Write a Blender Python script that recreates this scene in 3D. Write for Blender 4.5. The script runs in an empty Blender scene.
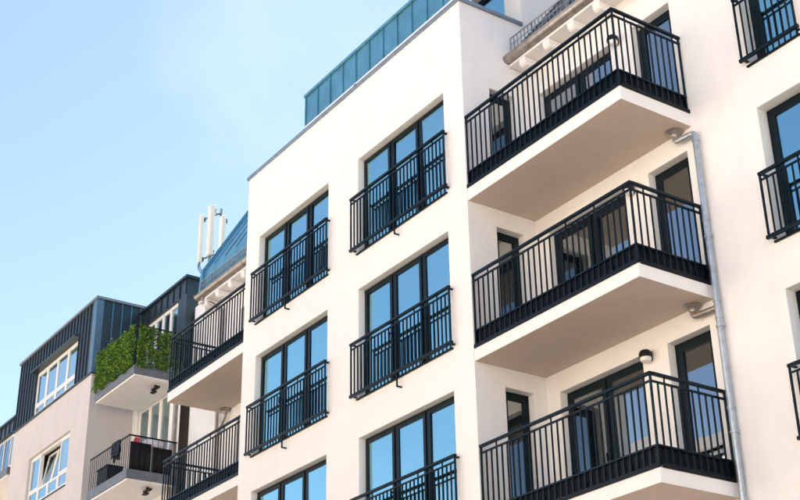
import bpy, bmesh, math, random
from mathutils import Vector, Matrix
random.seed(7)
rad = math.radians
S = bpy.context.scene
COL = S.collection
G = 13.85            # height of the top balcony's handrail above the pavement: all z below are relative to it

# ------------------------------------------------------------------ camera
cam = bpy.data.cameras.new('camera'); camo = bpy.data.objects.new('camera', cam); COL.objects.link(camo)
S.camera = camo
cam.sensor_width = 36; cam.lens = 1335.97 / 800 * 36
cam.clip_start = .1; cam.clip_end = 3000
yaw, pit, rol = rad(55.3106), rad(26.1694), rad(-1.0671)
fw = Vector((-math.sin(yaw)*math.cos(pit), math.cos(yaw)*math.cos(pit), math.sin(pit)))
r0 = Vector((math.cos(yaw), math.sin(yaw), 0)); u0 = r0.cross(fw)
rt = math.cos(rol)*r0 + math.sin(rol)*u0; up = -math.sin(rol)*r0 + math.cos(rol)*u0
m = Matrix((rt, up, -fw)).transposed().to_4x4()
m.translation = (15.5328, -12.1402, -12.2206 + G)
camo.matrix_world = m

# ------------------------------------------------------------------ sky, sun, exposure
SUN_AZ = -8.0        # degrees from +Y towards +X: the sun stands behind the building
SUN_EL = 51.0
w = bpy.data.worlds.new('World'); S.world = w; w.use_nodes = True
nt = w.node_tree; N = nt.nodes; L = nt.links
for n in list(N): N.remove(n)
out = N.new('ShaderNodeOutputWorld'); bg = N.new('ShaderNodeBackground')
sky = N.new('ShaderNodeTexSky'); sky.sky_type = 'NISHITA'; sky.sun_disc = False
sky.sun_elevation = rad(SUN_EL); sky.sun_rotation = rad(SUN_AZ)
sky.air_density = 1.0; sky.dust_density = .4; sky.ozone_density = 1.3
tc = N.new('ShaderNodeTexCoord')
mp = N.new('ShaderNodeMapping'); mp.inputs['Scale'].default_value = (1.0, 1.0, 1.8); mp.inputs['Location'].default_value = (-7.7, 8.1, 5)
nz = N.new('ShaderNodeTexNoise'); nz.inputs['Scale'].default_value = 1.5; nz.inputs['Detail'].default_value = 10
nz.inputs['Roughness'].default_value = .55; nz.inputs['Distortion'].default_value = .5
cr = N.new('ShaderNodeValToRGB'); cr.color_ramp.elements[0].position = .50; cr.color_ramp.elements[1].position = .85
cr.color_ramp.elements[0].color = (.05, .05, .05, 1); cr.color_ramp.elements[1].color = (.26, .26, .26, 1)
mx = N.new('ShaderNodeMix'); mx.data_type = 'RGBA'
mx.inputs['B'].default_value = (8.0, 8.2, 8.4, 1)
L.new(tc.outputs['Generated'], mp.inputs['Vector']); L.new(mp.outputs['Vector'], nz.inputs['Vector'])
L.new(nz.outputs['Fac'], cr.inputs['Fac']); L.new(cr.outputs['Color'], mx.inputs['Factor'])
L.new(sky.outputs['Color'], mx.inputs['A']); L.new(mx.outputs['Result'], bg.inputs['Color'])
bg.inputs['Strength'].default_value = .067
L.new(bg.outputs['Background'], out.inputs['Surface'])
sl = bpy.data.lights.new('sun', 'SUN'); so = bpy.data.objects.new('sun', sl); COL.objects.link(so)
sl.energy = 5.0; sl.angle = rad(.53); sl.color = (1, .95, .87)
sd = Vector((math.sin(rad(SUN_AZ))*math.cos(rad(SUN_EL)), math.cos(rad(SUN_AZ))*math.cos(rad(SUN_EL)), math.sin(rad(SUN_EL))))
so.rotation_euler = (-sd).to_track_quat('-Z', 'Y').to_euler(); so.location = (0, 20, 60)
vs = S.view_settings; vs.view_transform = 'Standard'; vs.look = 'None'; vs.gamma = 1; vs.use_curve_mapping = False
vs.exposure = 2.03

# ------------------------------------------------------------------ materials
def mat(name, col, rough=.6, metal=0, spec=.5, var=0, vscale=3.0, bump=0, bscale=120.0, bdist=.004, stain=0, coat=0, rvar=0):
    M = bpy.data.materials.new(name); M.use_nodes = True
    t = M.node_tree; n = t.nodes; l = t.links; b = n['Principled BSDF']
    b.inputs['Base Color'].default_value = (*col, 1); b.inputs['Roughness'].default_value = rough
    b.inputs['Metallic'].default_value = metal; b.inputs['Specular IOR Level'].default_value = spec
    b.inputs['Coat Weight'].default_value = coat
    g = n.new('ShaderNodeNewGeometry')
    if var or stain:
        a = n.new('ShaderNodeTexNoise'); a.inputs['Scale'].default_value = vscale; a.inputs['Detail'].default_value = 8
        a.inputs['Roughness'].default_value = .62
        l.new(g.outputs['Position'], a.inputs['Vector'])
        mr = n.new('ShaderNodeMapRange'); mr.inputs['From Min'].default_value = .3; mr.inputs['From Max'].default_value = .7
        mr.inputs['To Min'].default_value = 1 - var; mr.inputs['To Max'].default_value = 1 + var*.6
        l.new(a.outputs['Fac'], mr.inputs['Value'])
        m1 = n.new('ShaderNodeMix'); m1.data_type = 'RGBA'; m1.blend_type = 'MULTIPLY'; m1.inputs['Factor'].default_value = 1
        m1.inputs['A'].default_value = (*col, 1); l.new(mr.outputs['Result'], m1.inputs['B'])
        last = m1.outputs['Result']
        if stain:                                   # run-down streaks of dirt: noise stretched along z
            mp = n.new('ShaderNodeMapping'); mp.inputs['Scale'].default_value = (5, 5, .35)
            l.new(g.outputs['Position'], mp.inputs['Vector'])
            s = n.new('ShaderNodeTexNoise'); s.inputs['Scale'].default_value = 1.0; s.inputs['Detail'].default_value = 6
            l.new(mp.outputs['Vector'], s.inputs['Vector'])
            r = n.new('ShaderNodeMapRange'); r.inputs['From Min'].default_value = .52; r.inputs['From Max'].default_value = .75
            r.inputs['To Min'].default_value = 0; r.inputs['To Max'].default_value = stain
            l.new(s.outputs['Fac'], r.inputs['Value'])
            m2 = n.new('ShaderNodeMix'); m2.data_type = 'RGBA'; m2.blend_type = 'MULTIPLY'
            m2.inputs['B'].default_value = (.62, .57, .52, 1)
            l.new(r.outputs['Result'], m2.inputs['Factor']); l.new(last, m2.inputs['A']); last = m2.outputs['Result']
        l.new(last, b.inputs['Base Color'])
    if rvar:
        a = n.new('ShaderNodeTexNoise'); a.inputs['Scale'].default_value = 9; a.inputs['Detail'].default_value = 5
        l.new(g.outputs['Position'], a.inputs['Vector'])
        mr = n.new('ShaderNodeMapRange'); mr.inputs['To Min'].default_value = rough - rvar; mr.inputs['To Max'].default_value = rough + rvar
        l.new(a.outputs['Fac'], mr.inputs['Value']); l.new(mr.outputs['Result'], b.inputs['Roughness'])
    if bump:
        a = n.new('ShaderNodeTexNoise'); a.inputs['Scale'].default_value = bscale; a.inputs['Detail'].default_value = 4
        l.new(g.outputs['Position'], a.inputs['Vector'])
        bp = n.new('ShaderNodeBump'); bp.inputs['Strength'].default_value = bump; bp.inputs['Distance'].default_value = bdist
        l.new(a.outputs['Fac'], bp.inputs['Height']); l.new(bp.outputs['Normal'], b.inputs['Normal'])
    return M

def glass_mat(name, tint=(.52, .91, 1.0), base=.54, trans=(.55, .56, .53), ripple=.007):
    M = bpy.data.materials.new(name); M.use_nodes = True
    t = M.node_tree; n = t.nodes; l = t.links
    for k in list(n): n.remove(k)
    o = n.new('ShaderNodeOutputMaterial'); mixs = n.new('ShaderNodeMixShader')
    gl = n.new('ShaderNodeBsdfGlossy'); gl.inputs['Color'].default_value = (*tint, 1); gl.inputs['Roughness'].default_value = .0
    tr = n.new('ShaderNodeBsdfTransparent'); tr.inputs['Color'].default_value = (*trans, 1)
    lw = n.new('ShaderNodeLayerWeight'); lw.inputs['Blend'].default_value = .5
    p = n.new('ShaderNodeMath'); p.operation = 'POWER'; p.inputs[1].default_value = 3.0
    q = n.new('ShaderNodeMath'); q.operation = 'MULTIPLY_ADD'; q.inputs[1].default_value = .65; q.inputs[2].default_value = base
    l.new(lw.outputs['Facing'], p.inputs[0]); l.new(p.outputs[0], q.inputs[0]); l.new(q.outputs[0], mixs.inputs['Fac'])
    g = n.new('ShaderNodeNewGeometry'); a = n.new('ShaderNodeTexNoise'); a.inputs['Scale'].default_value = 1.1
    l.new(g.outputs['Position'], a.inputs['Vector'])
    bp = n.new('ShaderNodeBump'); bp.inputs['Strength'].default_value = .25; bp.inputs['Distance'].default_value = ripple
    l.new(a.outputs['Fac'], bp.inputs['Height']); l.new(bp.outputs['Normal'], gl.inputs['Normal'])
    l.new(tr.outputs['BSDF'], mixs.inputs[1]); l.new(gl.outputs['BSDF'], mixs.inputs[2]); l.new(mixs.outputs['Shader'], o.inputs['Surface'])
    return M

PLASTER = mat('plaster_white', (.83, .815, .81), .92, var=.035, vscale=1.6, bump=.8, bscale=62, bdist=.008, stain=.06, spec=.2)
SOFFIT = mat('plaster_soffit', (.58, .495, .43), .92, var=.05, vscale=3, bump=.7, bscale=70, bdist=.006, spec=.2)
PINK = mat('plaster_pinkish', (.60, .555, .545), .92, var=.06, vscale=1.1, bump=.5, bscale=120, bdist=.005, stain=.25, spec=.2)
IRON = mat('railing_metal', (.007, .017, .025), .38, metal=.7, spec=.3, var=.15, vscale=6, rvar=.06)
FLASH = mat('flashing_metal', (.006, .011, .016), .45, metal=.6, spec=.3, var=.2, vscale=4, rvar=.08)
FRAME = mat('window_frame_anthracite', (.007, .016, .023), .4, metal=.6, spec=.3, rvar=.05)
ZINC = mat('zinc_blue_grey', (.15, .38, .47), .36, metal=.75, var=.22, vscale=2.5, rvar=.08, bump=.15, bscale=4, bdist=.01)
ZINCD = mat('zinc_dark', (.042, .062, .076), .42, metal=.6, var=.2, vscale=3, rvar=.07, bump=.12, bscale=5, bdist=.01)
ZINCM = mat('zinc_trim', (.13, .21, .26), .4, metal=.7, var=.2, vscale=4)
GALV = mat('zinc_gutter', (.36, .325, .30), .40, metal=.7, var=.25, vscale=7, rvar=.1)
PIPE = mat('zinc_pipe', (.47, .51, .55), .36, metal=.75, var=.25, vscale=9, rvar=.1)
STEEL = mat('galvanised_steel', (.26, .28, .30), .45, metal=.6, var=.15, vscale=12)
UPVC = mat('window_frame_white', (.80, .77, .74), .4, spec=.5)
WHITE = mat('white_enamel', (.82, .81, .78), .45, var=.04)
BLACK = mat('black_plastic', (.006, .006, .0075), .55, spec=.3)
ANTW = mat('antenna_cream', (.74, .72, .64), .5, var=.05)
LAMPW = mat('opal_diffuser', (.78, .76, .72), .35)
CURT = mat('curtain_cloth', (.26, .22, .16), .9, var=.1, vscale=8)
ROOM = mat('room_paint', (.26, .21, .16), .9)
ROOF = mat('roof_sheet', (.05, .075, .095), .45, metal=.5, var=.2, vscale=3)
CONC = mat('concrete_slab', (.42, .42, .41), .85, var=.1, vscale=4, bump=.3)
ASPH = mat('asphalt', (.055, .053, .05), .9, var=.2, vscale=6, bump=.4, bscale=60, bdist=.006)
PAVE = mat('paving_sandstone', (.50, .385, .285), .9, var=.15, vscale=1.5, bump=.3)
EARTH = mat('ground_sand', (.42, .32, .235), .95, var=.2, vscale=.4, bump=.4)
CREAM = mat('plaster_cream', (.74, .64, .50), .92, var=.06, vscale=.8, bump=.3, stain=.2)
OCHRE = mat('plaster_ochre', (.70, .54, .38), .92, var=.06, vscale=.8, bump=.3, stain=.2)
TILE = mat('roof_tiles', (.17, .14, .125), .8, var=.25, vscale=5, bump=.5, bscale=20)
BARK = mat('bark', (.10, .075, .05), .95, var=.3, vscale=8, bump=.8, bscale=25, bdist=.02)
GLASS = glass_mat('window_glass')
GLASSD = glass_mat('door_glass', tint=(.80, .90, .97), base=.34, trans=(.50, .45, .39))
GLASSB = glass_mat('window_glass_clear', tint=(.72, .93, 1.0), base=.38)
COPE = mat('zinc_coping', (.27, .31, .36), .4, metal=.7, var=.2, vscale=5, rvar=.08)
DKGREY = mat('flashing_grey', (.15, .17, .20), .55, metal=.3, var=.2, vscale=5)
RED = mat('red_plastic', (.5, .03, .03), .4)
CLOTHB = mat('dark_blue_cloth', (.02, .03, .055), .9, var=.3, vscale=20)
PALE = mat('pale_lilac_cloth', (.68, .66, .74), .85, var=.05, vscale=10)

def leaf_mat(name, c1, c2):
    M = bpy.data.materials.new(name); M.use_nodes = True
    n = M.node_tree.nodes; l = M.node_tree.links; b = n['Principled BSDF']
    g = n.new('ShaderNodeNewGeometry'); mx = n.new('ShaderNodeMix'); mx.data_type = 'RGBA'
    mx.inputs['A'].default_value = (*c1, 1); mx.inputs['B'].default_value = (*c2, 1)
    l.new(g.outputs['Random Per Island'], mx.inputs['Factor']); l.new(mx.outputs['Result'], b.inputs['Base Color'])
    b.inputs['Roughness'].default_value = .5; b.inputs['Specular IOR Level'].default_value = .3
    tb = n.new('ShaderNodeBsdfTranslucent'); l.new(mx.outputs['Result'], tb.inputs['Color'])
    ms = n.new('ShaderNodeMixShader'); ms.inputs['Fac'].default_value = .3
    l.new(b.outputs[0], ms.inputs[1]); l.new(tb.outputs[0], ms.inputs[2]); l.new(ms.outputs[0], n['Material Output'].inputs['Surface'])
    return M
IVY = leaf_mat('ivy_leaves', (.015, .07, .01), (.23, .40, .05))
LEAF = leaf_mat('tree_leaves', (.07, .11, .02), (.22, .20, .04))

# ------------------------------------------------------------------ builders
WL = {}          # world location of each object's origin
def tag(o, label=None, cat=None, group=None, kind=None):
    if label: o['label'] = label
    if cat: o['category'] = cat
    if group: o['group'] = group
    if kind: o['kind'] = kind
    return o
def place(o, loc, parent):
    COL.objects.link(o); WL[o.name] = Vector(loc)
    if parent is not None:
        o.parent = parent; o.location = Vector(loc) - WL[parent.name]
    else: o.location = loc
    return o
def empty(name, loc, label, cat, group=None):
    o = bpy.data.objects.new(name, None); o.empty_display_size = .3
    place(o, (loc[0], loc[1], loc[2] + G), None); return tag(o, label, cat, group)

class MB:
    """collects faces in scene coordinates, links them as ONE mesh object"""
    def __init__(s): s.V = []; s.F = []
    def quad(s, *p):
        i = len(s.V); s.V += p; s.F.append(tuple(range(i, i + len(p)))); return s
    def box(s, x0, x1, y0, y1, z0, z1):
        if x0 > x1: x0, x1 = x1, x0
        if y0 > y1: y0, y1 = y1, y0
        if z0 > z1: z0, z1 = z1, z0
        i = len(s.V)
        s.V += [(x0,y0,z0),(x1,y0,z0),(x1,y1,z0),(x0,y1,z0),(x0,y0,z1),(x1,y0,z1),(x1,y1,z1),(x0,y1,z1)]
        s.F += [tuple(i+k for k in f) for f in ((3,2,1,0),(4,5,6,7),(0,1,5,4),(1,2,6,5),(2,3,7,6),(3,0,4,7))]; return s
    def prism(s, poly, a0, a1, T):
        """poly in 2D, extruded a0..a1; T(a,u,v) -> xyz"""
        i = len(s.V); n = len(poly)
        s.V += [T(a0, u, v) for u, v in poly] + [T(a1, u, v) for u, v in poly]
        s.F.append(tuple(i + k for k in range(n))[::-1]); s.F.append(tuple(i + n + k for k in range(n)))
        for k in range(n): s.F.append((i+k, i+(k+1) % n, i+n+(k+1) % n, i+n+k))
        return s
    def tube(s, pts, r, n=10, cap=True):
        pts = [Vector(p) for p in pts]; rs = r if isinstance(r, (list, tuple)) else [r]*len(pts)
        i = len(s.V); ref = None
        for k, p in enumerate(pts):
            t = (pts[min(k+1, len(pts)-1)] - pts[max(k-1, 0)]).normalized()
            if ref is None: ref = Vector((0,0,1)) if abs(t.z) < .9 else Vector((1,0,0))
            a = t.cross(ref).normalized(); b = a.cross(t).normalized(); ref = b
            for j in range(n):
                q = 2*math.pi*j/n; v = p + rs[k]*(math.cos(q)*a + math.sin(q)*b); s.V.append(tuple(v))
        for k in range(len(pts)-1):
            for j in range(n):
                s.F.append((i+k*n+j, i+k*n+(j+1) % n, i+(k+1)*n+(j+1) % n, i+(k+1)*n+j))
        if cap:
            s.F.append(tuple(i+j for j in range(n))[::-1]); s.F.append(tuple(i+(len(pts)-1)*n+j for j in range(n)))
        return s
    def lathe(s, prof, c, n=20, T=None):
        i = len(s.V); T = T or (lambda x, y, z: (x, y, z))
        for r, z in prof:
            for j in range(n):
                q = 2*math.pi*j/n; s.V.append(T(c[0]+r*math.cos(q), c[1]+r*math.sin(q), c[2]+z))
        for k in range(len(prof)-1):
            for j in range(n): s.F.append((i+k*n+j, i+k*n+(j+1) % n, i+(k+1)*n+(j+1) % n, i+(k+1)*n+j))
        s.F.append(tuple(i+j for j in range(n))[::-1]); s.F.append(tuple(i+(len(prof)-1)*n+j for j in range(n)))
        return s
    def build(s, name, material, parent=None, weld=False, bevel=0, smooth=False, origin=None, normals=True, seg=2):
        xs = [v[0] for v in s.V]; ys = [v[1] for v in s.V]; zs = [v[2] for v in s.V]
        o = origin or ((min(xs)+max(xs))/2, (min(ys)+max(ys))/2, min(zs))
        me = bpy.data.meshes.new(name)
        me.from_pydata([(v[0]-o[0], v[1]-o[1], v[2]-o[2]) for v in s.V], [], s.F)
        if weld or normals:
            bm = bmesh.new(); bm.from_mesh(me)
            if weld: bmesh.ops.remove_doubles(bm, verts=bm.verts, dist=1e-4)
            if normals: bmesh.ops.recalc_face_normals(bm, faces=bm.faces)
            bm.to_mesh(me); bm.free()
        if smooth:
            me.shade_smooth() if hasattr(me, 'shade_smooth') else None
            try: me.set_sharp_from_angle(angle=rad(40))
            except Exception: pass
        me.materials.append(material)
        ob = bpy.data.objects.new(name, me)
        place(ob, (o[0], o[1], o[2] + G), parent)
        if bevel:
            b = ob.modifiers.new('edge', 'BEVEL'); b.width = bevel; b.segments = seg; b.limit_method = 'ANGLE'; b.angle_limit = rad(50)
        return ob
def share(name, src, loc, parent, rz=0):
    ob = bpy.data.objects.new(name, src.data if hasattr(src, 'data') else src)
    place(ob, (loc[0], loc[1], loc[2] + G), parent)
    if rz: ob.rotation_euler.z = rz
    return ob

BARS = {}
def bar_mesh(key, dx, dy, h, material):
    k = (key, round(dx, 4), round(dy, 4), round(h, 3))
    if k not in BARS:
        b = MB(); b.box(-dx/2, dx/2, -dy/2, dy/2, 0, h)
        me = bpy.data.meshes.new(key); me.from_pydata(b.V, [], b.F); me.materials.append(material); BARS[k] = me
    return BARS[k]

TY = lambda plane: (lambda u, d, z: (u, plane + d, z))       # a wall facing -Y: depth runs to +Y
TX = lambda plane: (lambda u, d, z: (plane - d, u, z))       # a wall facing +X: depth runs to -X
def tbox(b, T, u0, u1, d0, d1, z0, z1):
    a = T(u0, d0, z0); c = T(u1, d1, z1); b.box(a[0], c[0], a[1], c[1], a[2], c[2])

def wall_grid(b, T, u0, u1, z0, z1, holes, depth=.3):
    """face of a wall with real openings and their reveals"""
    us = sorted({u0, u1} | {h[0] for h in holes} | {h[1] for h in holes})
    zs = sorted({z0, z1} | {h[2] for h in holes} | {h[3] for h in holes})
    for i in range(len(us)-1):
        for j in range(len(zs)-1):
            cu, cz = (us[i]+us[i+1])/2, (zs[j]+zs[j+1])/2
            if any(h[0] < cu < h[1] and h[2] < cz < h[3] for h in holes): continue
            b.quad(T(us[i], 0, zs[j]), T(us[i+1], 0, zs[j]), T(us[i+1], 0, zs[j+1]), T(us[i], 0, zs[j+1]))
    for h in holes:
        a, c, e, f = h
        cu = [u for u in us if a <= u <= c]; cz = [z for z in zs if e <= z <= f]
        for i in range(len(cu)-1):
            for z in (e, f): b.quad(T(cu[i], 0, z), T(cu[i+1], 0, z), T(cu[i+1], depth, z), T(cu[i], depth, z))
        for j in range(len(cz)-1):
            for u in (a, c): b.quad(T(u, 0, cz[j]), T(u, 0, cz[j+1]), T(u, depth, cz[j+1]), T(u, depth, cz[j]))

def frame_boxes(b, T, u0, u1, z0, z1, w, d0, d1, wb=None, wt=None):
    wb = wb or w; wt = wt or w
    tbox(b, T, u0, u1, d0, d1, z0, z0+wb); tbox(b, T, u0, u1, d0, d1, z1-wt, z1)
    tbox(b, T, u0, u0+w, d0, d1, z0+wb, z1-wt); tbox(b, T, u1-w, u1, d0, d1, z0+wb, z1-wt)

def window(parent, T, u0, u1, z0, z1, n=3, d=.15, frame=FRAME, fw=.05, sw=.075, glass=GLASS, sill=True, room=1.7,
           name='window', splits=None, curtain=0, transom=None, handle=True, sillmat=FLASH, tilt=()):
    b = MB(); frame_boxes(b, T, u0+.004, u1-.004, z0+.004, z1-.004, fw, d, d+.1)
    e = splits or [u0+fw + (u1-u0-2*fw)*i/n for i in range(n+1)]
    mw = .03 if (len(e) > 2 and frame is FRAME) else 0
    for q in (e[1:-1] if mw else []): tbox(b, T, q-mw+.002, q+mw-.002, d+.006, d+.078, z0+fw+.005, z1-fw-.005)
    wo = b.build(name, frame, parent)
    for i in range(len(e)-1):
        a, c = e[i]+.004 + (mw if i else 0), e[i+1]-.004 - (mw if i < len(e)-2 else 0)
        zz0, zz1 = z0+fw+.004, z1-fw-.004
        segs = [(zz0, zz1)] if transom is None else [(zz0, transom-.004), (transom+.004, zz1)]
        for si, (q0, q1) in enumerate(segs):
            s = MB(); frame_boxes(s, T, a, c, q0, q1, sw, d-.012, d+.088)
            g = MB(); tbox(g, T, a+sw-.006, c-sw+.006, d+.008, d+.022, q0+sw-.006, q1-sw+.006)
            if (i, si) in tilt:       # bottom-hung sash tilted into the room
                for mb in (s, g):
                    nv = []
                    for v in mb.V: nv.append((v[0], v[1] + .16*(v[2]-q0)/(q1-q0)+.07, v[2]))
                    mb.V = nv
            s.build('sash', frame, wo); po = g.build('pane', glass, wo)
            po.rotation_euler = (rad(random.uniform(-.5, .5)), 0, rad(random.uniform(-.45, .45)))
            if handle and si == len(segs)-1 and i % 2 == 0 and len(e) > 2:
                h = MB(); hz = q0 + (q1-q0)*.45
                tbox(h, T, c-sw*.65, c-sw*.4, d-.055, d-.012, hz-.012, hz+.012); tbox(h, T, c-sw*.65, c-sw*.4, d-.07, d-.05, hz-.11, hz+.02)
                h.build('handle', frame, wo)
    if sill:
        s = MB(); tbox(s, T, u0-.035, u1+.035, -.035, d+.01, z0-.03, z0-.003)
        s.build('window_sill', sillmat, wo)
    if room:
        r = MB(); f = d+.12; k = d+room
        A, B_, C0, C1 = u0-.12, u1+.12, z0-.08, z1+.12
        r.quad(T(A,k,C0), T(B_,k,C0), T(B_,k,C1), T(A,k,C1)); r.quad(T(A,f,C0), T(B_,f,C0), T(B_,k,C0), T(A,k,C0))
        r.quad(T(A,f,C1), T(B_,f,C1), T(B_,k,C1), T(A,k,C1)); r.quad(T(A,f,C0), T(A,k,C0), T(A,k,C1), T(A,f,C1))
        r.quad(T(B_,f,C0), T(B_,k,C0), T(B_,k,C1), T(B_,f,C1))
        r.build('room_interior', ROOM, wo)
    if curtain:
        for side in (0, 1):
            if not (curtain & (1 << side)): continue
            q = MB(); wd = min(.5, (u1-u0)*.32); nn = 24
            us = [(u0+.03 + wd*t/nn) if side == 0 else (u1-.03 - wd*t/nn) for t in range(nn+1)]
            pr = [(u, d+.22 + .035*math.sin(t*1.55) + .012*math.sin(t*.7)) for t, u in enumerate(us)]
            for t in range(nn):
                q.quad(T(pr[t][0], pr[t][1], z0+.03), T(pr[t+1][0], pr[t+1][1], z0+.03), T(pr[t+1][0], pr[t+1][1], z1-.02), T(pr[t][0], pr[t][1], z1-.02))
            q.build('curtain', CURT, wo, weld=True, smooth=True)
    return wo

PITCH = .128
def guard(parent, x0, x1, y, zt, zb, wall, sup=True):
    """railing in front of a full-height window"""
    b = MB(); b.box(x0, x1, y-.028, y+.028, zt-.045, zt)
    o = b.build('window_guard', IRON, parent, bevel=.006)
    b = MB(); b.box(x0+.012, x1-.012, y-.014, y+.014, zt-.135, zt-.112); b.build('lower_rail', IRON, o)
    b = MB(); b.box(x0-.02, x1+.02, y-.026, y+.026, zb-.03, zb+.022); b.build('bottom_rail', IRON, o, bevel=.006)
    n = round((x1-x0-.04)/.113); h = zt-.135-(zb+.022)
    for i in range(n+1):
        x = x0+.02 + (x1-x0-.04)*i/n
        end = i in (0, n)
        share('post' if end else 'baluster', bar_mesh('post' if end else 'baluster', .03 if end else .017, .024, h + (.09 if end else 0), IRON), (x, y, zb+.022), o)
        if i % 6 == 0 and not end:
            share('spacer', bar_mesh('spacer', .018, .018, .067, IRON), (x, y, zt-.112), o)
    for x in (x0+.05, x1-.05):                      # wall fixings at the four corners
        for z in (zt-.035, zb-.012):
            b = MB(); b.box(x-.02, x+.02, y+.026, wall+.02, z-.012, z+.012); b.build('wall_bracket', IRON, o)
    if sup:
        xm = (x0+x1)/2 - .05
        b = MB(); b.box(xm-.012, xm+.012, y-.012, y+.012, zb-.25, zb-.03); b.box(xm-.012, xm+.012, y-.012, wall+.02, zb-.275, zb-.25)
        b.build('support_hook', IRON, o)
    return o

def balcony(parent, x0, x1, y0, y1, zr, zs, thick, side, joined=None):
    """slab + railing; side = +1: free end at x1, -1: free end at x0. zs = underside"""
    b = MB(); zt = zs+thick
    b.box(x0 - (.02 if side > 0 else 0), x1 + (.02 if side < 0 else 0), y0, y1+.03, zs, zt)
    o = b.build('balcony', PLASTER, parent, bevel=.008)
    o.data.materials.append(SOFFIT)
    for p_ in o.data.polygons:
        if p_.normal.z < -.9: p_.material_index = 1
    xf = x1 if side > 0 else x0                     # free end
    sg = side
    e = .02
    # dark flashing over the slab edge
    b = MB(); b.box(x0, x1, y0-.018, y0+.05, zt-.035, zt+.03)
    b.box(xf-sg*.05, xf+sg*.018, y0+.052, y1-.003, zt-.035, zt+.03)
    b.build('edge_flashing', FLASH, o, bevel=.004)
    b = MB(); b.box(x0+.06, x1-.06, y0+.055, y1+.01, zt+.003, zt+.045); b.build('floor_deck', CONC, o)
    pz0, pz1 = zt+.03, zt+.27
    b = MB(); b.box(x0+.004, x1-.03, y0+.045, y0+.057, pz0, pz1); b.build('kick_panel', FLASH, o)
    b = MB(); b.box(xf-sg*.045, xf-sg*.057, y0+.06, y1-.004, pz0, pz1); b.build('kick_panel', FLASH, o)
    yc = y0+.02; xc = xf-sg*.02
    def rail(nm, z0_, z1_, w_, bev):
        b = MB(); b.box(x0 + (.0 if side > 0 else -.03 + .0), x1, yc-w_, yc+w_, z0_, z1_)
        r_ = b.build(nm, IRON, o, bevel=bev)
        b = MB(); b.box(xc-w_, xc+w_, yc+w_+.002, y1-.002, z0_, z1_); b.build(nm, IRON, o, bevel=bev)
    rail('top_rail', zr-.045, zr, .026, .006)
    rail('lower_rail', zr-.145, zr-.118, .014, 0)
    rail('bottom_rail', pz1-.012, pz1+.014, .013, 0)
    zb = zt+.03; h = zr-.145-zb
    n = round((x1-x0-.04)/PITCH)
    far = joined
    def bar(x, y, post):
        hh = h + (.1 if post else 0); t = .03 if post else .017
        if far is not None: far.box(x-t/2, x+t/2, y-.012, y+.012, zb, zb+hh)
        else: share('post' if post else 'baluster', bar_mesh('post' if post else 'baluster', t, .024, hh, IRON), (x, y, zb), o)
    for i in range(n+1):
        x = x0+.02 + (x1-x0-.04)*i/n
        bar(x, yc, i in (0, n))
        if i % 5 == 3: share('spacer', bar_mesh('spacer', .018, .018, .073, IRON), (x, yc, zr-.118), o)
        if i % 7 == 4:
            b = MB(); b.box(x-.02, x+.02, yc+.012, y0+.05, pz0+.02, pz0+.1); b.build('fixing_plate', IRON, o)
    n2 = round((y1-yc-.05)/PITCH)
    for i in range(1, n2+1):
        y = yc + (y1-.03-yc)*i/n2
        bar(xc, y, i == n2)
        if i % 5 == 2: share('spacer', bar_mesh('spacer', .018, .018, .073, IRON), (xc, y, zr-.118), o)
    return o

# ------------------------------------------------------------------ ground, street
def struct(o): return tag(o, kind='structure')
gz = -G
b = MB(); b.quad((-1500,-1500,gz-.16), (1500,-1500,gz-.16), (1500,1500,gz-.16), (-1500,1500,gz-.16)); struct(b.build('ground', EARTH, normals=False))
b = MB(); b.box(-160, 160, -23.5, -13.5, gz-.16, gz-.12); struct(b.build('road', ASPH))
b = MB(); b.box(-160, 160, -13.3, 16, gz-.155, gz); struct(b.build('pavement', PAVE))
b = MB(); b.box(-160, 160, -45, -23.7, gz-.155, gz); struct(b.build('pavement', PAVE))
b = MB(); b.box(-160, 160, -13.5, -13.3, gz-.155, gz+.004); struct(b.build('kerb', CONC))
b = MB(); b.box(-160, 160, -23.7, -23.5, gz-.155, gz+.004); struct(b.build('kerb', CONC))
for i in range(26):
    b = MB(); b.box(-76+6*i, -73+6*i, -18.56, -18.44, gz-.12, gz-.116); struct(b.build('lane_marking', WHITE))

# ------------------------------------------------------------------ the apartment building
D = 1.463
LINT = [.79, -1.975, -4.84]; BOT = [-1.24, -4.11, -6.98]
GT = [-.07, -3.055, -5.93]; GB = [-1.165, -4.06, -6.93]
AX, BX = (-3.385, -.57), (-7.32, -4.475)
RAILZ = [0, -3.01, -5.90]; SLB = [-1.645, -4.52, -7.42]; TH = [.26, .24, .235]
FLOOR = [SLB[i]+TH[i]+.045 for i in range(3)]
bld = empty('apartment_building', (-1, 3, gz), 'white plastered apartment building with projecting bay and black balcony railings', 'building')

holes = [(c[0], c[1], BOT[k], LINT[k]) for k in range(3) for c in (AX, BX)]
sideholes = [(.6, 1.19, FLOOR[k], LINT[k]) for k in range(3)]
b = MB()
wall_grid(b, TY(0), -7.889, 0, gz, 2.44, holes)
wall_grid(b, TX(0), 0, 7, gz, 2.44, sideholes)
b.quad((-7.889,0,gz), (-7.889,7,gz), (-7.889,7,2.44), (-7.889,0,2.44))
b.build('bay_wall', PLASTER, bld, weld=True, bevel=.007)
ddoor = (.31, 2.2); sdoor = (2.73, 3.58); rwin = (4.975, 5.89)
hr = []
for k in range(3):
    hr += [(*ddoor, FLOOR[k], LINT[k]-.02), (*sdoor, FLOOR[k], LINT[k]-.02), (*rwin, BOT[k], LINT[k])]
b = MB(); wall_grid(b, TY(D), -.05, 20, gz, 1.75, hr); b.build('recessed_wall', PLASTER, bld, weld=True, bevel=.007)
hl = [(-10.9, -9.0, FLOOR[k], LINT[k]-.02) for k in range(2)]
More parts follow.
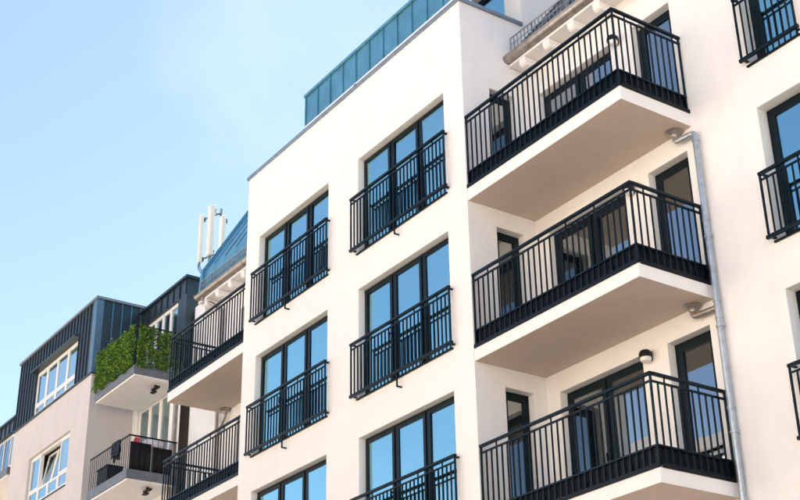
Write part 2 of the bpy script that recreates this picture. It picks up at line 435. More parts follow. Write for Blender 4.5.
b = MB(); wall_grid(b, TY(D), -13.45, -7.84, gz, 1.75, hl); b.build('recessed_wall', PLASTER, bld, weld=True, bevel=.007)
# the body behind the rooms
b = MB(); b.box(-13.44, 20, 3.75, 12, gz, 1.7); b.build('rear_wall', PLASTER, bld)
b = MB(); b.quad((20,D,gz), (20,3.75,gz), (20,3.75,1.7), (20,D,1.7)); b.build('end_wall', PLASTER, bld)
b = MB(); b.quad((-13.45,D,gz), (-13.45,3.75,gz), (-13.45,3.75,1.7), (-13.45,D,1.7)); b.build('end_wall', PLASTER, bld)
b = MB(); b.box(-7.86, -.03, .05, 6.9, 1.95, 2.15); b.build('terrace_deck', CONC, bld)

# coping of the bay parapet (metal sheet with drip edges and joints)
def coping(x0, x1, y0, y1): 
    b = MB(); b.box(x0, x1, y0, y1, 2.442, 2.515); return b.build('parapet_coping', COPE, bld, bevel=.006)
for x0, x1 in ((-7.93, -5.72), (-5.716, -3.42), (-3.416, .045)): coping(x0, x1, -.04, .3)
coping(-.3, .047, .302, D-.006)
b = MB(); b.box(-3.46, -3.38, -.05, .31, 2.5, 2.522); b.build('coping_joint', COPE, bld)

# seam-clad upstand on the terrace edge: single panels and standing seams
zy = .3; zx0, zx1 = -5.92, -.35
up_ = MB(); up_.box(zx0+.02, zx1-.02, zy+.015, zy+.2, 2.15, 3.68); up = up_.build('clad_upstand', ZINCD, bld)
b = MB(); b.box(zx0-.05, zx1+.05, zy-.045, zy+.24, 3.681, 3.745); b.build('upstand_cap', ZINC, up, bevel=.006)
b = MB(); b.box(zx0-.01, zx1+.01, zy-.02, zy+.012, 2.16, 2.942); b.build('upstand_base', PLASTER, up)
npan = 11
for i in range(npan):
    a = zx0 + (zx1-zx0)*i/npan; c = zx0 + (zx1-zx0)*(i+1)/npan
    b = MB(); b.box(a+.004, c-.004, zy-.004+random.uniform(-.002,.002), zy+.013, 2.945, 3.68); b.build('cladding_panel', ZINC, up)
    b = MB(); b.box(a-.011, a+.011, zy-.03, zy+.012, 2.945, 3.68); b.build('standing_seam', ZINC, up)
b = MB(); b.box(zx1-.011, zx1+.011, zy-.03, zy+.012, 2.945, 3.68); b.build('standing_seam', ZINC, up)

# penthouse storey behind the terrace
b = MB(); wall_grid(b, TY(D), -7.4, 0, 2.16, 4.75, [(-1.62, -.47, 2.35, 3.95)])
b.quad((0,D,2.44), (0,7,2.44), (0,7,4.75), (0,D,4.75)); b.quad((-7.4,D,2.16), (-7.4,7,2.16), (-7.4,7,4.75), (-7.4,D,4.75))
b.build('penthouse_wall', PLASTER, bld, weld=True, bevel=.007)
b = MB(); b.box(-7.45, .05, D-.05, 7, 4.752, 4.85); b.build('penthouse_roof', ZINCD, bld)
window(bld, TY(D), -1.62, -.47, 2.35, 3.95, n=1, room=1.5, sill=True)

# main roof, right and left of the bay
def roof(x0, x1, prof, material, seams_to):
    T = lambda a, u, v: (a, u, v); y0, z0 = prof[0]; z1 = prof[-1][1]
    b = MB(); b.prism(prof + [(11.9, z1), (11.9, 1.712), (y0+.3, 1.662), (y0, 1.655)], x0, x1, T)
    r_ = b.build('roof', material, bld)
    n = int((min(x1, seams_to)-x0)/.55)
    for i in range(n+1):
        x = x0+.05 + .55*i
        b = MB(); b.prism(prof + [(u, v+.045) for u, v in prof[::-1]], x-.01, x+.01, T); b.build('standing_seam', material, r_)
    return r_
roof(.012, 20, [(1.16, 1.70), (4.2, 1.70+1.32*3.04)], ROOF, 6)
LP = [(1.16, 1.70), (1.2, 2.30), (2.85, 5.08)]
rl = roof(-12.5, -7.91, LP, ZINC, -7.91)
b = MB(); b.prism([(1.10, 1.72), (1.14, 2.34), (2.80, 5.13), (2.87, 5.07), (1.22, 2.28), (1.18, 1.70)], -12.56, -12.43, lambda a, u, v: (a, u, v)); b.build('verge_trim', ZINC, rl)
b = MB(); b.box(-12.66, -12.505, 1.28, 2.9, 1.2, 2.5); b.build('gable_upstand', PLASTER, bld)

def eaves(x0, x1, pipe=True, visible_to=7):
    y, z = 1.06, 1.56; r = .102
    prof = [(y + r*math.cos(q), z + r*math.sin(q)) for q in [math.pi + math.pi*i/12 for i in range(13)]]
    prof += [(y + (r-.008)*math.cos(q), z + (r-.008)*math.sin(q)) for q in [2*math.pi - math.pi*i/12 for i in range(13)]]
    g = MB(); g.prism(prof, x0, x1, lambda a, u, v: (a, u, v)); go = g.build('gutter', GALV, bld, smooth=True)
    b = MB(); b.tube([(x0, y-r, z+.004), (x1, y-r, z+.004)], .012, 8); b.build('gutter_bead', GALV, go, smooth=True)
    for xe in (x0, x1):
        b = MB(); b.prism([(y + (r+.004)*math.cos(q), z + (r+.004)*math.sin(q)) for q in [math.pi + math.pi*i/12 for i in range(13)]], xe-.006, xe+.006, lambda a, u, v: (a, u, v)); b.build('gutter_end_cap', ZINCD, go)
    x = x0+.62
    while x < min(x1, visible_to):                  # bracket rings round the gutter
        pr = [(y + (r+.007)*math.cos(q), z + (r+.007)*math.sin(q)) for q in [math.pi + math.pi*i/12 for i in range(13)]]
        pr += [(y + (r+.001)*math.cos(q), z + (r+.001)*math.sin(q)) for q in [2*math.pi - math.pi*i/12 for i in range(13)]]
        b = MB(); b.prism(pr, x-.015, x+.015, lambda a, u, v: (a, u, v)); b.box(x-.015, x+.015, y+r-.01, y+r+.09, z+.0, z+.012)
        b.build('gutter_bracket', GALV, go, smooth=True); x += .62
    # plastered eaves board and the rounded rafter ends under it
    b = MB(); b.box(x0, x1, y+.03, D+.02, 1.40, 1.452); b.build('eaves_board', PLASTER, bld)
    b = MB(); b.box(x0, x1, y+.075, y+.1, 1.455, 1.66); b.build('fascia_board', PLASTER, bld)
    x = x0+.36
    while x < min(x1, visible_to):
        pr = [(D+.02, 1.398)] + [(y+.02, 1.398), (y+.02, 1.34)] + [(y+.02 + .09*(1-math.cos(t)), 1.34 - .11*math.sin(t)) for t in [math.pi/2*i/8 for i in range(1, 9)]] + [(D+.02, 1.23)]
        b = MB(); b.prism(pr, x-.085, x+.085, lambda a, u, v: (a, u, v)); b.build('rafter_end', PLASTER, bld, bevel=.02, seg=3); x += .655
    # snow guard: lattice on brackets
    sy, s0, s1 = 1.1, 1.72, 1.99
    sg = MB(); sg.tube([(x0+.06, sy, s1), (min(x1-.05, visible_to), sy, s1)], .014, 6); so_ = sg.build('snow_guard', STEEL, bld)
    for z in (s0, (s0+s1)/2):
        b = MB(); b.tube([(x0+.06, sy, z), (min(x1-.05, visible_to), sy, z)], .008, 6); b.build('guard_rail', STEEL, so_)
    n = int((min(x1, visible_to)-x0-.1)/.1); me = None
    for i in range(n+1):
        x = x0+.06 + .1*i
        b = bar_mesh('guard_bar', .016, .012, s1-s0+.02, STEEL); share('guard_bar', b, (x, sy, s0-.01), so_)
    x = x0+.65
    while x < min(x1, visible_to):
        b = MB(); b.box(x-.018, x+.018, sy+.006, sy+.02, s0-.06, s1+.03); b.box(x-.018, x+.018, sy+.02, sy+.22, s0-.02, s0+.0); b.build('guard_bracket', STEEL, so_); x += .95
    return go
eaves(.012, 20)
eaves(-12.5, -7.90)

# balconies
for k in range(3): balcony(bld, 0, 3.73, .013, D, RAILZ[k], SLB[k], TH[k], +1)
farbars = MB()
for k in range(2): balcony(bld, -11.6, -7.889, .013, D, RAILZ[k]-.05, SLB[k]-.03, TH[k], -1, joined=farbars)
tag(farbars.build('baluster_row', IRON, bld), kind='stuff')

# windows of the bay, with railings in front
for k in range(3):
    for c in (AX, BX):
        window(bld, TY(0), c[0], c[1], BOT[k], LINT[k], n=3, d=.14, room=3.3, fw=.036, sw=.068)
        guard(bld, c[0]-.115, c[1]+.115, -.10, GT[k], GB[k], 0)
    window(bld, TX(0), .6, 1.19, FLOOR[k], LINT[k], n=1, d=.15, sill=False, room=.42, glass=GLASSD, sw=.085, curtain=0)
    window(bld, TY(D), ddoor[0], ddoor[1], FLOOR[k], LINT[k]-.02, n=2, d=.15, sill=False, room=1.9, name='balcony_door', glass=GLASSD, sw=.09, curtain=3 if k != 1 else 2)
    window(bld, TY(D), sdoor[0], sdoor[1], FLOOR[k], LINT[k]-.02, n=1, d=.15, sill=False, room=1.9, name='balcony_door', glass=GLASSD, sw=.1, curtain=1)
    window(bld, TY(D), rwin[0], rwin[1], BOT[k], LINT[k], n=1, d=.2, room=1.8, sw=.09)
    guard(bld, rwin[0]-.07, rwin[1]+.07, D-.10, GT[k], GB[k], D, sup=False)
for k in range(2):
    window(bld, TY(D), -10.9, -9.0, FLOOR[k], LINT[k]-.02, n=2, d=.15, sill=False, room=1.9, name='balcony_door', glass=GLASSD, sw=.09)

# downpipes
def bend(p0, p1, p2, r, n=6):
    p0, p1, p2 = Vector(p0), Vector(p1), Vector(p2)
    a = p1 + (p0-p1).normalized()*r; c = p1 + (p2-p1).normalized()*r
    return [tuple((1-t)**2*a + 2*t*(1-t)*p1 + t*t*c) for t in [i/n for i in range(n+1)]]
def path(pts, r):
    o = [pts[0]]
    for i in range(1, len(pts)-1): o += bend(pts[i-1], pts[i], pts[i+1], r)
    return o + [pts[-1]]
px, py = 3.845, D-.085
b = MB(); b.tube(path([(3.47, py-.02, -1.70), (3.47, py-.02, -1.83), (px, py, -1.84), (px, py, gz)], .07), .047, 14)
dp = b.build('downpipe', PIPE, bld, smooth=True)
def funnel(x, y, z, parent):
    b = MB(); b.lathe([(.135, 0), (.14, -.012), (.12, -.02), (.105, -.035), (.075, -.05), (.055, -.075), (.052, -.1)], (x, y, z-.008), 24); b.build('drain_funnel', GALV, parent, smooth=True)
funnel(3.47, py-.02, -1.645, dp)
b = MB(); b.tube(path([(3.40, py-.02, -4.57), (3.40, py-.02, -4.70), (px-.02, py, -4.71)], .07), .046, 14); b.build('branch_pipe', GALV, dp, smooth=True)
funnel(3.40, py-.02, -4.52, dp)
for z in (-1.98, -3.32, -4.60, -4.86, -6.2, -7.6):
    b = MB(); b.lathe([(.048, -.02), (.055, -.02), (.055, .02), (.048, .02)], (px, py, z), 16); b.build('pipe_collar', PIPE, dp, smooth=True)
for z in (-3.6, -5.0, -6.55):
    b = MB(); b.lathe([(.049, -.015), (.06, -.015), (.06, .015), (.049, .015)], (px, py, z), 16); b.box(px-.008, px+.008, py+.05, D+.02, z-.008, z+.008)
    b.box(px+.055, px+.095, py-.012, py+.012, z-.012, z+.012); b.build('pipe_clamp', PIPE, dp)
lx, ly = -11.75, D-.085
b = MB(); b.tube(path([(-12.2, 1.07, 1.48), (-12.2, 1.07, 1.34), (-12.05, 1.2, 1.30), (lx, ly, 1.05), (lx, ly, gz)], .05), .045, 12); dl = b.build('downpipe', GALV, bld, smooth=True)
b = MB(); b.tube(path([(-11.28, ly-.02, -1.72), (-11.28, ly-.02, -1.86), (lx+.02, ly, -2.2)], .06), .043, 12); b.build('branch_pipe', GALV, dl, smooth=True)
funnel(-11.28, ly-.02, -1.675, dl)

# wall lamps between the balcony doors
def wall_lamp(x, z, label):
    o = empty('wall_lamp', (x, D, z-.1), label, 'lamp', 'lamps beside the balcony doors')
    b = MB(); b.box(x-.05, x+.05, D-.03, D-.001, z-.09, z+.05); b.build('back_plate', BLACK, o, bevel=.004)
    n = 14; b = MB(); yc = D-.10
    q = .82
    prof = [(r_*q, z_*q) for r_, z_ in ((.112, -.045), (.12, -.045), (.12, .03), (.11, .062), (.085, .09), (.05, .106), (.012, .112))]
    b.lathe(prof, (x, yc, z-.015), 24); b.build('shade', BLACK, o, smooth=True)
    b = MB(); b.lathe([(r_*q, z_*q) for r_, z_ in ((.06, -.125), (.09, -.112), (.104, -.08), (.106, -.03))], (x, yc, z-.016), 24); b.build('diffuser', LAMPW, o, smooth=True)
for k, wd in enumerate(('black dome wall lamp with white diffuser on the top balcony below the eaves',
                        'black dome wall lamp with white diffuser on the middle balcony of three',
                        'black dome wall lamp with white diffuser on the balcony below the branch pipe')):
    wall_lamp(2.37, [.72, -2.11, -4.93][k], wd)

# ------------------------------------------------------------------ antennas on the roof behind
an = empty('mobile_antenna', (-14.9, 2.75, 2.5), 'three tall white antenna panels on a roof mast behind the blue roof', 'antenna')
b = MB(); b.tube([(-14.82, 2.75, 2.5), (-14.82, 2.75, 5.6)], .045, 10); b.build('mast', STEEL, an, smooth=True)
def panel(x, y, z0, z1, wd, dp_):
    T = lambda a, u, v: (u, v, a)
    pr = [(x-wd/2, y), (x-wd/2+.03, y-dp_), (x+wd/2-.03, y-dp_), (x+wd/2, y)]
    b = MB(); b.prism(pr, z0, z1, T); p_ = b.build('antenna_panel', ANTW, an, bevel=.02)
    for z in (z0+.12, z1-.14):
        b = MB(); b.tube([(x, y+.0, z), (-14.82, 2.75, z)], .022, 6); b.box(x-.05, x+.05, y, y+.06, z-.06, z+.06); b.build('clamp', ZINCD, p_)
    for q in (-.06, .0, .06):
        b = MB(); b.tube(path([(x+q, y-.05, z0), (x+q, y-.05, z0-.18), (x+q*1.5+.1, y+.12, z0-.4), (-14.7+q, 2.7, z0-.7)], .08), .011, 6); b.build('cable', BLACK, p_, smooth=True)
panel(-15.47, 2.5, 4.10, 5.62, .17, .1)
panel(-14.72, 2.45, 4.0, 5.55, .27, .13)
panel(-14.50, 2.7, 3.9, 5.2, .22, .12)

# ------------------------------------------------------------------ neighbouring building
nb = empty('neighbouring_building', (-19, 4, gz), 'pinkish plastered apartment building with dark zinc-clad top storey and white windows', 'building')
NX0, NX1, ND = -22.4, -16.5, 1.25
ntop, nzb = 2.80, .66
# plaster body of the bay
wl = [(-20.82, -17.72, -2.1, -.58), (-20.82, -17.72, -4.75, -3.23)]
b = MB(); wall_grid(b, TY(0), NX0, NX1, gz, nzb, wl)
b.quad((NX1,0,gz), (NX1,5,gz), (NX1,5,nzb), (NX1,0,nzb)); b.quad((NX0,0,gz), (NX0,5,gz), (NX0,5,nzb), (NX0,0,nzb))
b.build('bay_wall', PINK, nb, weld=True, bevel=.01)
hz = [(-21.05, -17.75, .70, 2.10)]
b = MB(); wall_grid(b, TY(0), NX0, NX1, nzb+.002, ntop, hz)
b.quad((NX1,0,nzb), (NX1,5,nzb), (NX1,5,ntop), (NX1,0,ntop)); b.quad((NX0,0,nzb), (NX0,5,nzb), (NX0,5,ntop), (NX0,0,ntop))
for q in b.V[:]: pass
zc = b.build('zinc_cladding', ZINCD, nb, weld=True)
n = 24
for i in range(n+1):
    x = NX0+.02 + (NX1-NX0-.26)*i/n
    if hz[0][0]-.03 < x < hz[0][1]+.03:
        b = MB(); b.box(x-.012, x+.012, -.03, -.001, 2.16, ntop-.002); b.build('standing_seam', ZINCD, zc)
    else:
        b = MB(); b.box(x-.012, x+.012, -.03, -.001, nzb+.01, ntop-.002); b.build('standing_seam', ZINCD, zc)
b = MB(); b.box(NX1-.22, NX1+.03, -.035, -.001, nzb+.01, ntop-.002); b.box(NX1+.001, NX1+.035, -.034, .16, nzb+.01, ntop-.002); b.build('corner_trim', ZINCM, zc)
for i in range(5):
    y = .16 + i*.27
    b = MB(); b.box(NX1+.002, NX1+.012, y+.006, y+.264, nzb+.01, ntop-.004); b.build('cladding_panel', ZINCD, zc)
    b = MB(); b.box(NX1+.001, NX1+.04, y+.262, y+.278, nzb+.01, ntop-.004); b.build('standing_seam', ZINC, zc)
b = MB(); b.box(NX0-.06, NX1+.07, -.07, 5.05, ntop, ntop+.07); b.build('roof_edge', STEEL, nb)
b = MB(); b.box(NX0-.03, NX1+.05, -.05, .06, nzb-.03, nzb+.006); b.box(NX1-.1, NX1+.05, .061, 1.24, nzb-.03, nzb+.006); b.build('drip_flashing', ZINCD, nb)
b = MB(); b.box(-21.12, -17.68, -.14, -.002, 2.102, 2.15); b.build('window_hood', ZINCD, nb)
def white_window(u0, u1, z0, z1, tr, tilt=(), T=TY(0), spl=None):
    window(nb, T, u0, u1, z0, z1, n=4, d=.08, frame=UPVC, fw=.06, sw=.06, glass=GLASSB, transom=tr, sill=True, room=1.5, handle=False, sillmat=ZINCD, tilt=tilt, splits=spl)
white_window(-21.05, -17.75, .70, 2.10, 1.05)
white_window(-20.82, -17.72, -2.1, -.58, -1.62, tilt=((1, 1), (2, 1)))
white_window(-20.82, -17.72, -4.75, -3.23, -4.3)
# recess wall right of the bay, with zinc storey on top
RX1 = -13.55
nh = [(-16.05, -14.1, .05, 2.12), (-16.2, -14.15, -2.6, -.25)]
b = MB(); wall_grid(b, TY(ND), NX1-.05, RX1, gz, .25, [(-16.2, -14.15, -2.6, -.25)]); b.build('recessed_wall', PLASTER, nb, weld=True)
b = MB(); wall_grid(b, TY(ND), NX1+.045, RX1, .252, 2.58, [(-16.05, -14.05, .252, 2.13)])
b.quad((RX1,ND,.252), (RX1,6,.252), (RX1,6,2.58), (RX1,ND,2.58)); z2 = b.build('zinc_cladding', ZINCD, nb, weld=True)
for i in range(8):
    x = NX1+.25 + (RX1-NX1-.3)*i/7
    b = MB(); b.box(x-.012, x+.012, ND-.03, ND-.001, 2.15, 2.578); b.build('standing_seam', ZINCD, z2)
b = MB(); b.box(NX1+.08, RX1+.07, ND-.07, 6, 2.581, 2.65); b.build('roof_edge', ZINCD, nb)
window(nb, TY(ND), -16.05, -14.05, .252, 2.13, n=4, d=.06, frame=UPVC, fw=.05, sw=.055, glass=GLASSB, sill=False, room=1.5, handle=False)
window(nb, TY(ND), -16.2, -14.15, -2.6, -.25, n=3, d=.06, frame=UPVC, fw=.06, sw=.075, glass=GLASSB, sill=False, room=1.5, handle=False, curtain=2)
b = MB(); b.tube([(-13.72, ND-.06, .2), (-13.72, ND-.06, gz)], .05, 10); b.build('downpipe', GALV, nb, smooth=True)
# recess left of the bay
b = MB(); wall_grid(b, TY(ND), -34, NX0+.05, gz, .25, [(-28.6, -26.2, -2.4, -.2)]); b.build('recessed_wall', PLASTER, nb, weld=True)
b = MB(); wall_grid(b, TY(ND), -34, NX0+.05, .252, 2.5, [(-29.4, -26.0, .3, 2.05)]); z3 = b.build('zinc_cladding', ZINCD, nb, weld=True)
b = MB(); b.box(-34, NX0-.1, ND-.08, 5, 2.501, 2.57); b.build('roof_edge', ZINCD, nb)
for i in range(12):
    x = -29.8 + .42*i
    b = MB(); b.box(x-.012, x+.012, ND-.03, ND-.001, 2.08, 2.498); b.build('standing_seam', ZINCD, z3)
window(nb, TY(ND), -29.4, -26.0, .3, 2.05, n=5, d=.06, frame=UPVC, fw=.05, sw=.06, glass=GLASSB, sill=False, room=1.5, handle=False, transom=.9)
window(nb, TY(ND), -28.6, -26.2, -2.4, -.2, n=3, d=.06, frame=UPVC, fw=.06, sw=.075, glass=GLASSB, sill=False, room=1.5, handle=False)
b = MB(); b.box(-34, RX1-.02, 5, 12, gz, 2.3); b.build('rear_wall', PINK, nb)
b = MB(); b.box(NX0+.02, NX1-.02, .05, 4.99, 2.6, 2.75); b.build('roof', ZINCD, nb)
b = MB(); b.box(-33.9, RX1-.03, ND+.05, 4.99, 2.2, 2.48); b.build('roof', ZINCD, nb)

def nb_balcony(x0, x1, y0, y1, zs, zr, bars=True, side=True):
    b = MB(); b.box(x0, x1, y0, y1+.02, zs, zs+.05); b.box(x0, x1, y0+.002, y1+.02, zs+.052, zs+.18)
    o = b.build('balcony', PLASTER, nb)
    b = MB(); b.box(x0-.01, x1+.03, y0-.03, y0-.002, zs+.045, zs+.27); b.box(x1+.002, x1+.03, y0-.001, y1-.003, zs+.045, zs+.27); b.build('edge_flashing', DKGREY, o)
    b = MB(); b.tube([(x0, y0, zr), (x1, y0, zr), (x1, y1-.005, zr)], .022, 8); b.build('top_rail', FLASH, o)
    if bars:
        n = int((x1-x0)/.13)
        for i in range(n+1): share('baluster', bar_mesh('nb_baluster', .011, .011, zr-zs-.18, FLASH), (x0+.01+(x1-x0-.02)*i/n, y0+.006, zs+.18), o)
        for i in range(1, 9): share('baluster', bar_mesh('nb_baluster', .011, .011, zr-zs-.18, FLASH), (x1-.006, y0+(y1-y0)*i/8.2, zs+.18), o)
    return o
NBX0, NBX1 = -16.03, -13.62
nb_balcony(NBX0, NBX1, .0, ND, -.35, 1.0)
nb_balcony(NBX0, NBX1, .0, ND, -3.0, -1.88)
nb_balcony(-29.5, -22.95, .1, ND, -.5, .85)
def floodlight(x, y, z):
    b = MB(); b.box(x-.03, x+.03, y-.03, y+.03, z-.06, z-.002); b.box(x-.16, x+.16, y-.05, y+.05, z-.1, z-.06); b.box(x-.28, x-.1, y-.02, y+.09, z-.13, z-.1); b.build('soffit_lamp', BLACK, nb)
floodlight(-14.0, .75, -.35); floodlight(-13.95, .7, -3.0)

# ivy screen on the balcony railing
iv = empty('ivy_screen', (-14.8, .1, -.16), 'dense green ivy screen tied to the balcony railing beside the zinc-clad storey', 'plant')
b = MB()
def leaf(cx, cy, cz, s):
    a = random.uniform(0, 6.28); t = random.uniform(-.9, .9); q = random.uniform(-1.2, 1.2)
    M_ = Matrix.Rotation(a, 3, 'Z') @ Matrix.Rotation(t + .6, 3, 'X') @ Matrix.Rotation(q, 3, 'Y')
    P = [M_ @ Vector(v)*s + Vector((cx, cy, cz)) for v in ((0,-.6,0), (.42,-.15,.08), (.28,.3,.05), (0,.62,-.05), (-.28,.3,.05), (-.42,-.15,.08))]
    b.quad(*[tuple(v) for v in P])
for i in range(12000):
    u = random.uniform(0, 2.41+1.15)
    z = random.uniform(-.10, .98) + .03*math.sin(u*9)
    if math.sin(u*7.3+z*5)*math.sin(u*3.1-z*8) > .5 and random.random() < .8: continue
    d_ = abs(random.gauss(0, .04)) + .02*math.sin(u*11+z*7) + (.08*random.random() if random.random() < .03 else 0)
    if u < 2.41: leaf(NBX0+u, -.035-d_, z, random.choice((.03, .04, .05, .06))*random.uniform(.8, 1.2))
    else: leaf(NBX1+.035+d_, u-2.41, z, random.choice((.03, .04, .05, .06))*random.uniform(.8, 1.2))
b.build('foliage', IVY, iv, normals=False)
b = MB()
for i in range(14):
    x = NBX0 + .1 + i*.17; pts = [(x + .04*math.sin(j*1.7+i), -.025-.01*math.cos(j+i), -.1+j*.13) for j in range(9)]; b.tube(pts, .006, 5)
for i in range(6):
    y = .1+i*.18; pts = [(NBX1+.03, y + .04*math.sin(j*1.7+i), -.1+j*.13) for j in range(9)]; b.tube(pts, .006, 5)
b.build('stems', BARK, iv)
b = MB(); b.tube([(-15.2, .15, .7), (-14.2, .35, 1.35)], .02, 6); b.lathe([(.02, 0), (.03, .05), (.02, .1)], (-14.2, .35, 1.33), 8)
o = b.build('sunshade_pole', BLACK); tag(o, 'black leaning pole standing behind the ivy screen', 'pole')

# things on the lower balcony
def thing(o, label, cat, group=None): return tag(o, label, cat, group)
b = MB(); b.box(-15.75, -15.1, .09, .5, -2.818, -2.25); b.box(-15.77, -15.08, .07, .52, -2.248, -2.21); thing(b.build('storage_box', BLACK, bevel=.015), 'black lidded storage box standing behind the thin balcony bars', 'box')
b = MB()
for sgn, zl_ in ((-1, -2.22), (1, -2.30)):
    nn = 14
    for i in range(nn):
        x_a, x_b = -14.62 + .45*i/nn, -14.62 + .45*(i+1)/nn
        f = lambda x: .03 + .018*math.sin(x*40)
        rows = [-1.853, -1.90, -2.02, -2.14, zl_ - .03*math.sin(x_a*21)]
        for r_ in range(4):
            b.quad((x_a, sgn*f(x_a), rows[r_]), (x_b, sgn*f(x_b), rows[r_]), (x_b, sgn*(f(x_b)+.004*r_), rows[r_+1]), (x_a, sgn*(f(x_a)+.004*r_), rows[r_+1]))
for i in range(14):
    x_a, x_b = -14.62 + .45*i/14, -14.62 + .45*(i+1)/14
    f = lambda x: .03 + .018*math.sin(x*40)
    b.quad((x_a, -f(x_a), -1.853), (x_b, -f(x_b), -1.853), (x_b, f(x_b), -1.853), (x_a, f(x_a), -1.853))
o = b.build('hanging_jacket', CLOTHB, smooth=True); thing(o, 'dark blue jacket hung over the thin balcony rail', 'clothing')
sm = o.modifiers.new('thick', 'SOLIDIFY'); sm.thickness = .012
for i, (ya, yb, lab) in enumerate(((.05, .60, 'black fabric screen tied behind the balcony side bars below the pale cover'), (.64, 1.15, 'black fabric screen behind the balcony side bars, next to the wall'))):
    b = MB(); nn = 16
    for j in range(nn):
        y_a, y_b = ya+(yb-ya)*j/nn, ya+(yb-ya)*(j+1)/nn
        f = lambda y: NBX1-.035-.008*math.sin(y*45)
        b.quad((f(y_a), y_a, -2.8), (f(y_b), y_b, -2.8), (f(y_b), y_b, -2.02-.05*i), (f(y_a), y_a, -2.02-.05*i))
    o = b.build('privacy_screen', BLACK, weld=True, smooth=True); sm = o.modifiers.new('thick', 'SOLIDIFY'); sm.thickness = .01
    thing(o, lab, 'screen', 'black screens on the balcony')
rb = empty('watering_can', (-14.0, .35, -2.818), 'small red watering can on a stand beside the pale cover', 'watering can')
b = MB(); b.lathe([(.075, 0), (.08, .02), (.075, .2), (.05, .235), (.035, .24)], (-14.0, .35, -2.03), 16); b.build('can_body', RED, rb, smooth=True)
b = MB(); b.tube([(-13.93, .35, -1.98), (-13.80, .35, -1.82)], .014, 6); b.build('spout', RED, rb)
b = MB(); b.lathe([(.11, 0), (.11, .015), (.02, .016), (.02, .76), (.1, .762), (.1, .78)], (-14.0, .35, -2.815), 12); b.build('stand', BLACK, rb)
gc = empty('covered_grill', (-14.0, .75, -2.818), 'round grill under a pale lilac cover behind the black screens', 'grill')
b = MB(); b.lathe([(.24, 0), (.28, .04), (.29, .12), (.26, .2), (.17, .27), (.04, .3)], (-14.0, .78, -2.05), 22); b.build('cover', PALE, gc, smooth=True)
for q in (0, 2.1, 4.2):
    b = MB(); b.tube([(-14.0+.24*math.cos(q), .78+.24*math.sin(q), -2.817), (-14.0+.12*math.cos(q), .78+.12*math.sin(q), -2.05)], .014, 6); b.build('leg', BLACK, gc)

# ------------------------------------------------------------------ across the street (seen mirrored in the panes, and lighting the facade)
def opposite(x0, x1, h, m_, label):
    y1 = -30.0; o = empty('town_house', ((x0+x1)/2, y1, gz), label, 'building', 'houses across the street')
    z1 = gz+h; T = lambda u, d, z: (u, y1-d, z)
    n = int((x1-x0)//2.9); st = (x1-x0)/n; fl = int((h-1.2)//3.1); hs = []
    for i in range(n):
        for k in range(fl):
            hs.append((x0+st*(i+.5)-.6, x0+st*(i+.5)+.6, gz+1.0+3.1*k, gz+2.8+3.1*k))
    b = MB(); wall_grid(b, T, x0, x1, gz, z1, hs, depth=.25)
    b.quad((x0,y1,gz), (x0,y1-11,gz), (x0,y1-11,z1), (x0,y1,z1)); b.quad((x1,y1,gz), (x1,y1-11,gz), (x1,y1-11,z1), (x1,y1,z1)); b.quad((x0,y1-11,gz), (x1,y1-11,gz), (x1,y1-11,z1), (x0,y1-11,z1))
    b.build('wall', m_, o, weld=True)
    b = MB(); b.prism([(y1+.5, z1), (y1-5.5, z1+3.2), (y1-11.5, z1), (y1-11.5, z1-.1), (y1+.5, z1-.1)], x0-.0, x1+.0, lambda a, u, v: (a, u, v)); b.build('roof', TILE, o)
    b = MB(); b.box(x0, x1, y1+.001, y1+.22, z1-.55, z1-.12); b.build('cornice', WHITE, o)
    fr = MB(); F0 = lambda u, d, z: (u, -d, z)
    frame_boxes(fr, F0, -.6, .6, 0, 1.8, .08, .1, .18); fr.box(-.03, .03, -.18, -.1, .08, 1.72)
    fo = None; pn = MB(); pn.box(-.53, .53, -.15, -.13, .07, 1.73); po = None
    for hh in hs:
        c = (hh[0]+hh[1])/2
        if fo is None:
            me = bpy.data.meshes.new('window'); me.from_pydata(fr.V, [], fr.F); me.materials.append(UPVC); fo = me
            me = bpy.data.meshes.new('pane'); me.from_pydata(pn.V, [], pn.F); me.materials.append(DARKP); po = me
        wo = share('window', fo, (c, y1, hh[2]), o); share('pane', po, (c, y1, hh[2]), wo)
DARKP = mat('dark_pane', (.03, .035, .04), .06, spec=.6)
opposite(-52, -33, 19.5, CREAM, 'cream town house with grey tiled roof across the street, beyond the pale one')
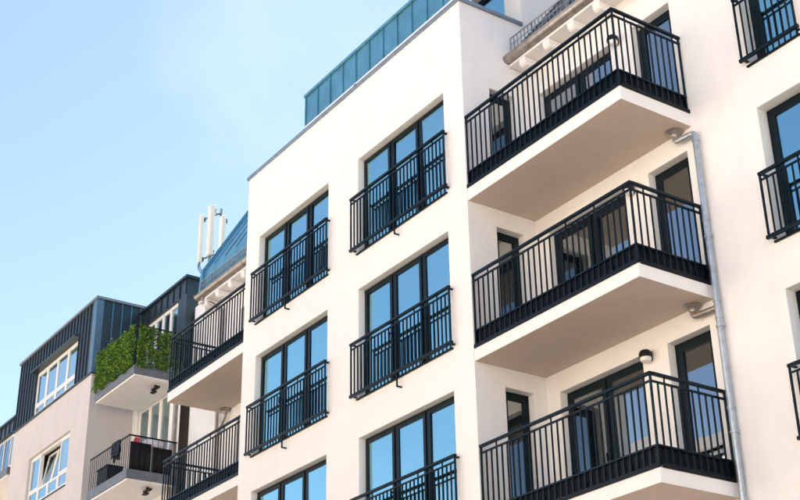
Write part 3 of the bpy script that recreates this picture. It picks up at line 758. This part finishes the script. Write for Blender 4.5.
opposite(-33, -16, 20.5, WHITE, 'pale town house with grey tiled roof across the street')
opposite(-16, 1, 18.5, OCHRE, 'ochre town house with grey tiled roof across the street')
opposite(1, 20, 19.5, CREAM, 'cream town house with grey tiled roof across the street, beside the ochre one')
opposite(20, 38, 18.8, WHITE, 'pale town house at the end of the row across the street')

def tree(x, y, h, label, seed):
    rnd = random.Random(seed); o = empty('street_tree', (x, y, gz), label, 'tree', 'street trees along the kerb')
    b = MB(); pts = [(x, y, gz-.02), (x+.05, y, gz+h*.2), (x-.05, y+.08, gz+h*.4), (x+.05, y, gz+h*.75)]
    b.tube(pts, [.2, .16, .12, .04], 10); cl = []
    for i in range(9):
        a = i*2.4; z0_ = gz+h*(.3+.05*i); r_ = h*rnd.uniform(.14, .22); e_ = (x+math.cos(a)*r_, y+math.sin(a)*r_, z0_+h*.18)
        b.tube([(x, y, z0_), (x+math.cos(a)*r_*.5, y+math.sin(a)*r_*.5, z0_+h*.07), e_], [.08, .05, .02], 6); cl.append(e_)
    b.build('trunk', BARK, o)
    b = MB(); 
    for i in range(60):
        a = rnd.uniform(0, 6.28); t = rnd.random(); R_ = h*.23*math.sqrt(rnd.random())*(1-.5*abs(t-.4)); cl.append((x+math.cos(a)*R_, y+math.sin(a)*R_, gz+h*(.38+.58*t)))
    for c in cl:
        for i in range(260):
            s_ = rnd.uniform(.08, .17); v = Vector((rnd.gauss(0, 1), rnd.gauss(0, 1), rnd.gauss(0, .8)))*h*.03
            M_ = Matrix.Rotation(rnd.uniform(0, 6.28), 3, 'Z') @ Matrix.Rotation(rnd.uniform(-1.2, 1.2), 3, 'X')
            P = [M_ @ Vector(q)*s_ + v + Vector(c) for q in ((0,-.6,0), (.4,0,.06), (0,.6,0), (-.4,0,.06))]; b.quad(*[tuple(q) for q in P])
    b.build('crown', LEAF, o, normals=False)
tree(-10.4, -9.2, 11.8, 'yellowing street tree by the kerb opposite the bay', 3)
tree(-26, -9.4, 11.5, 'yellowing street tree by the kerb opposite the zinc-clad house', 5)
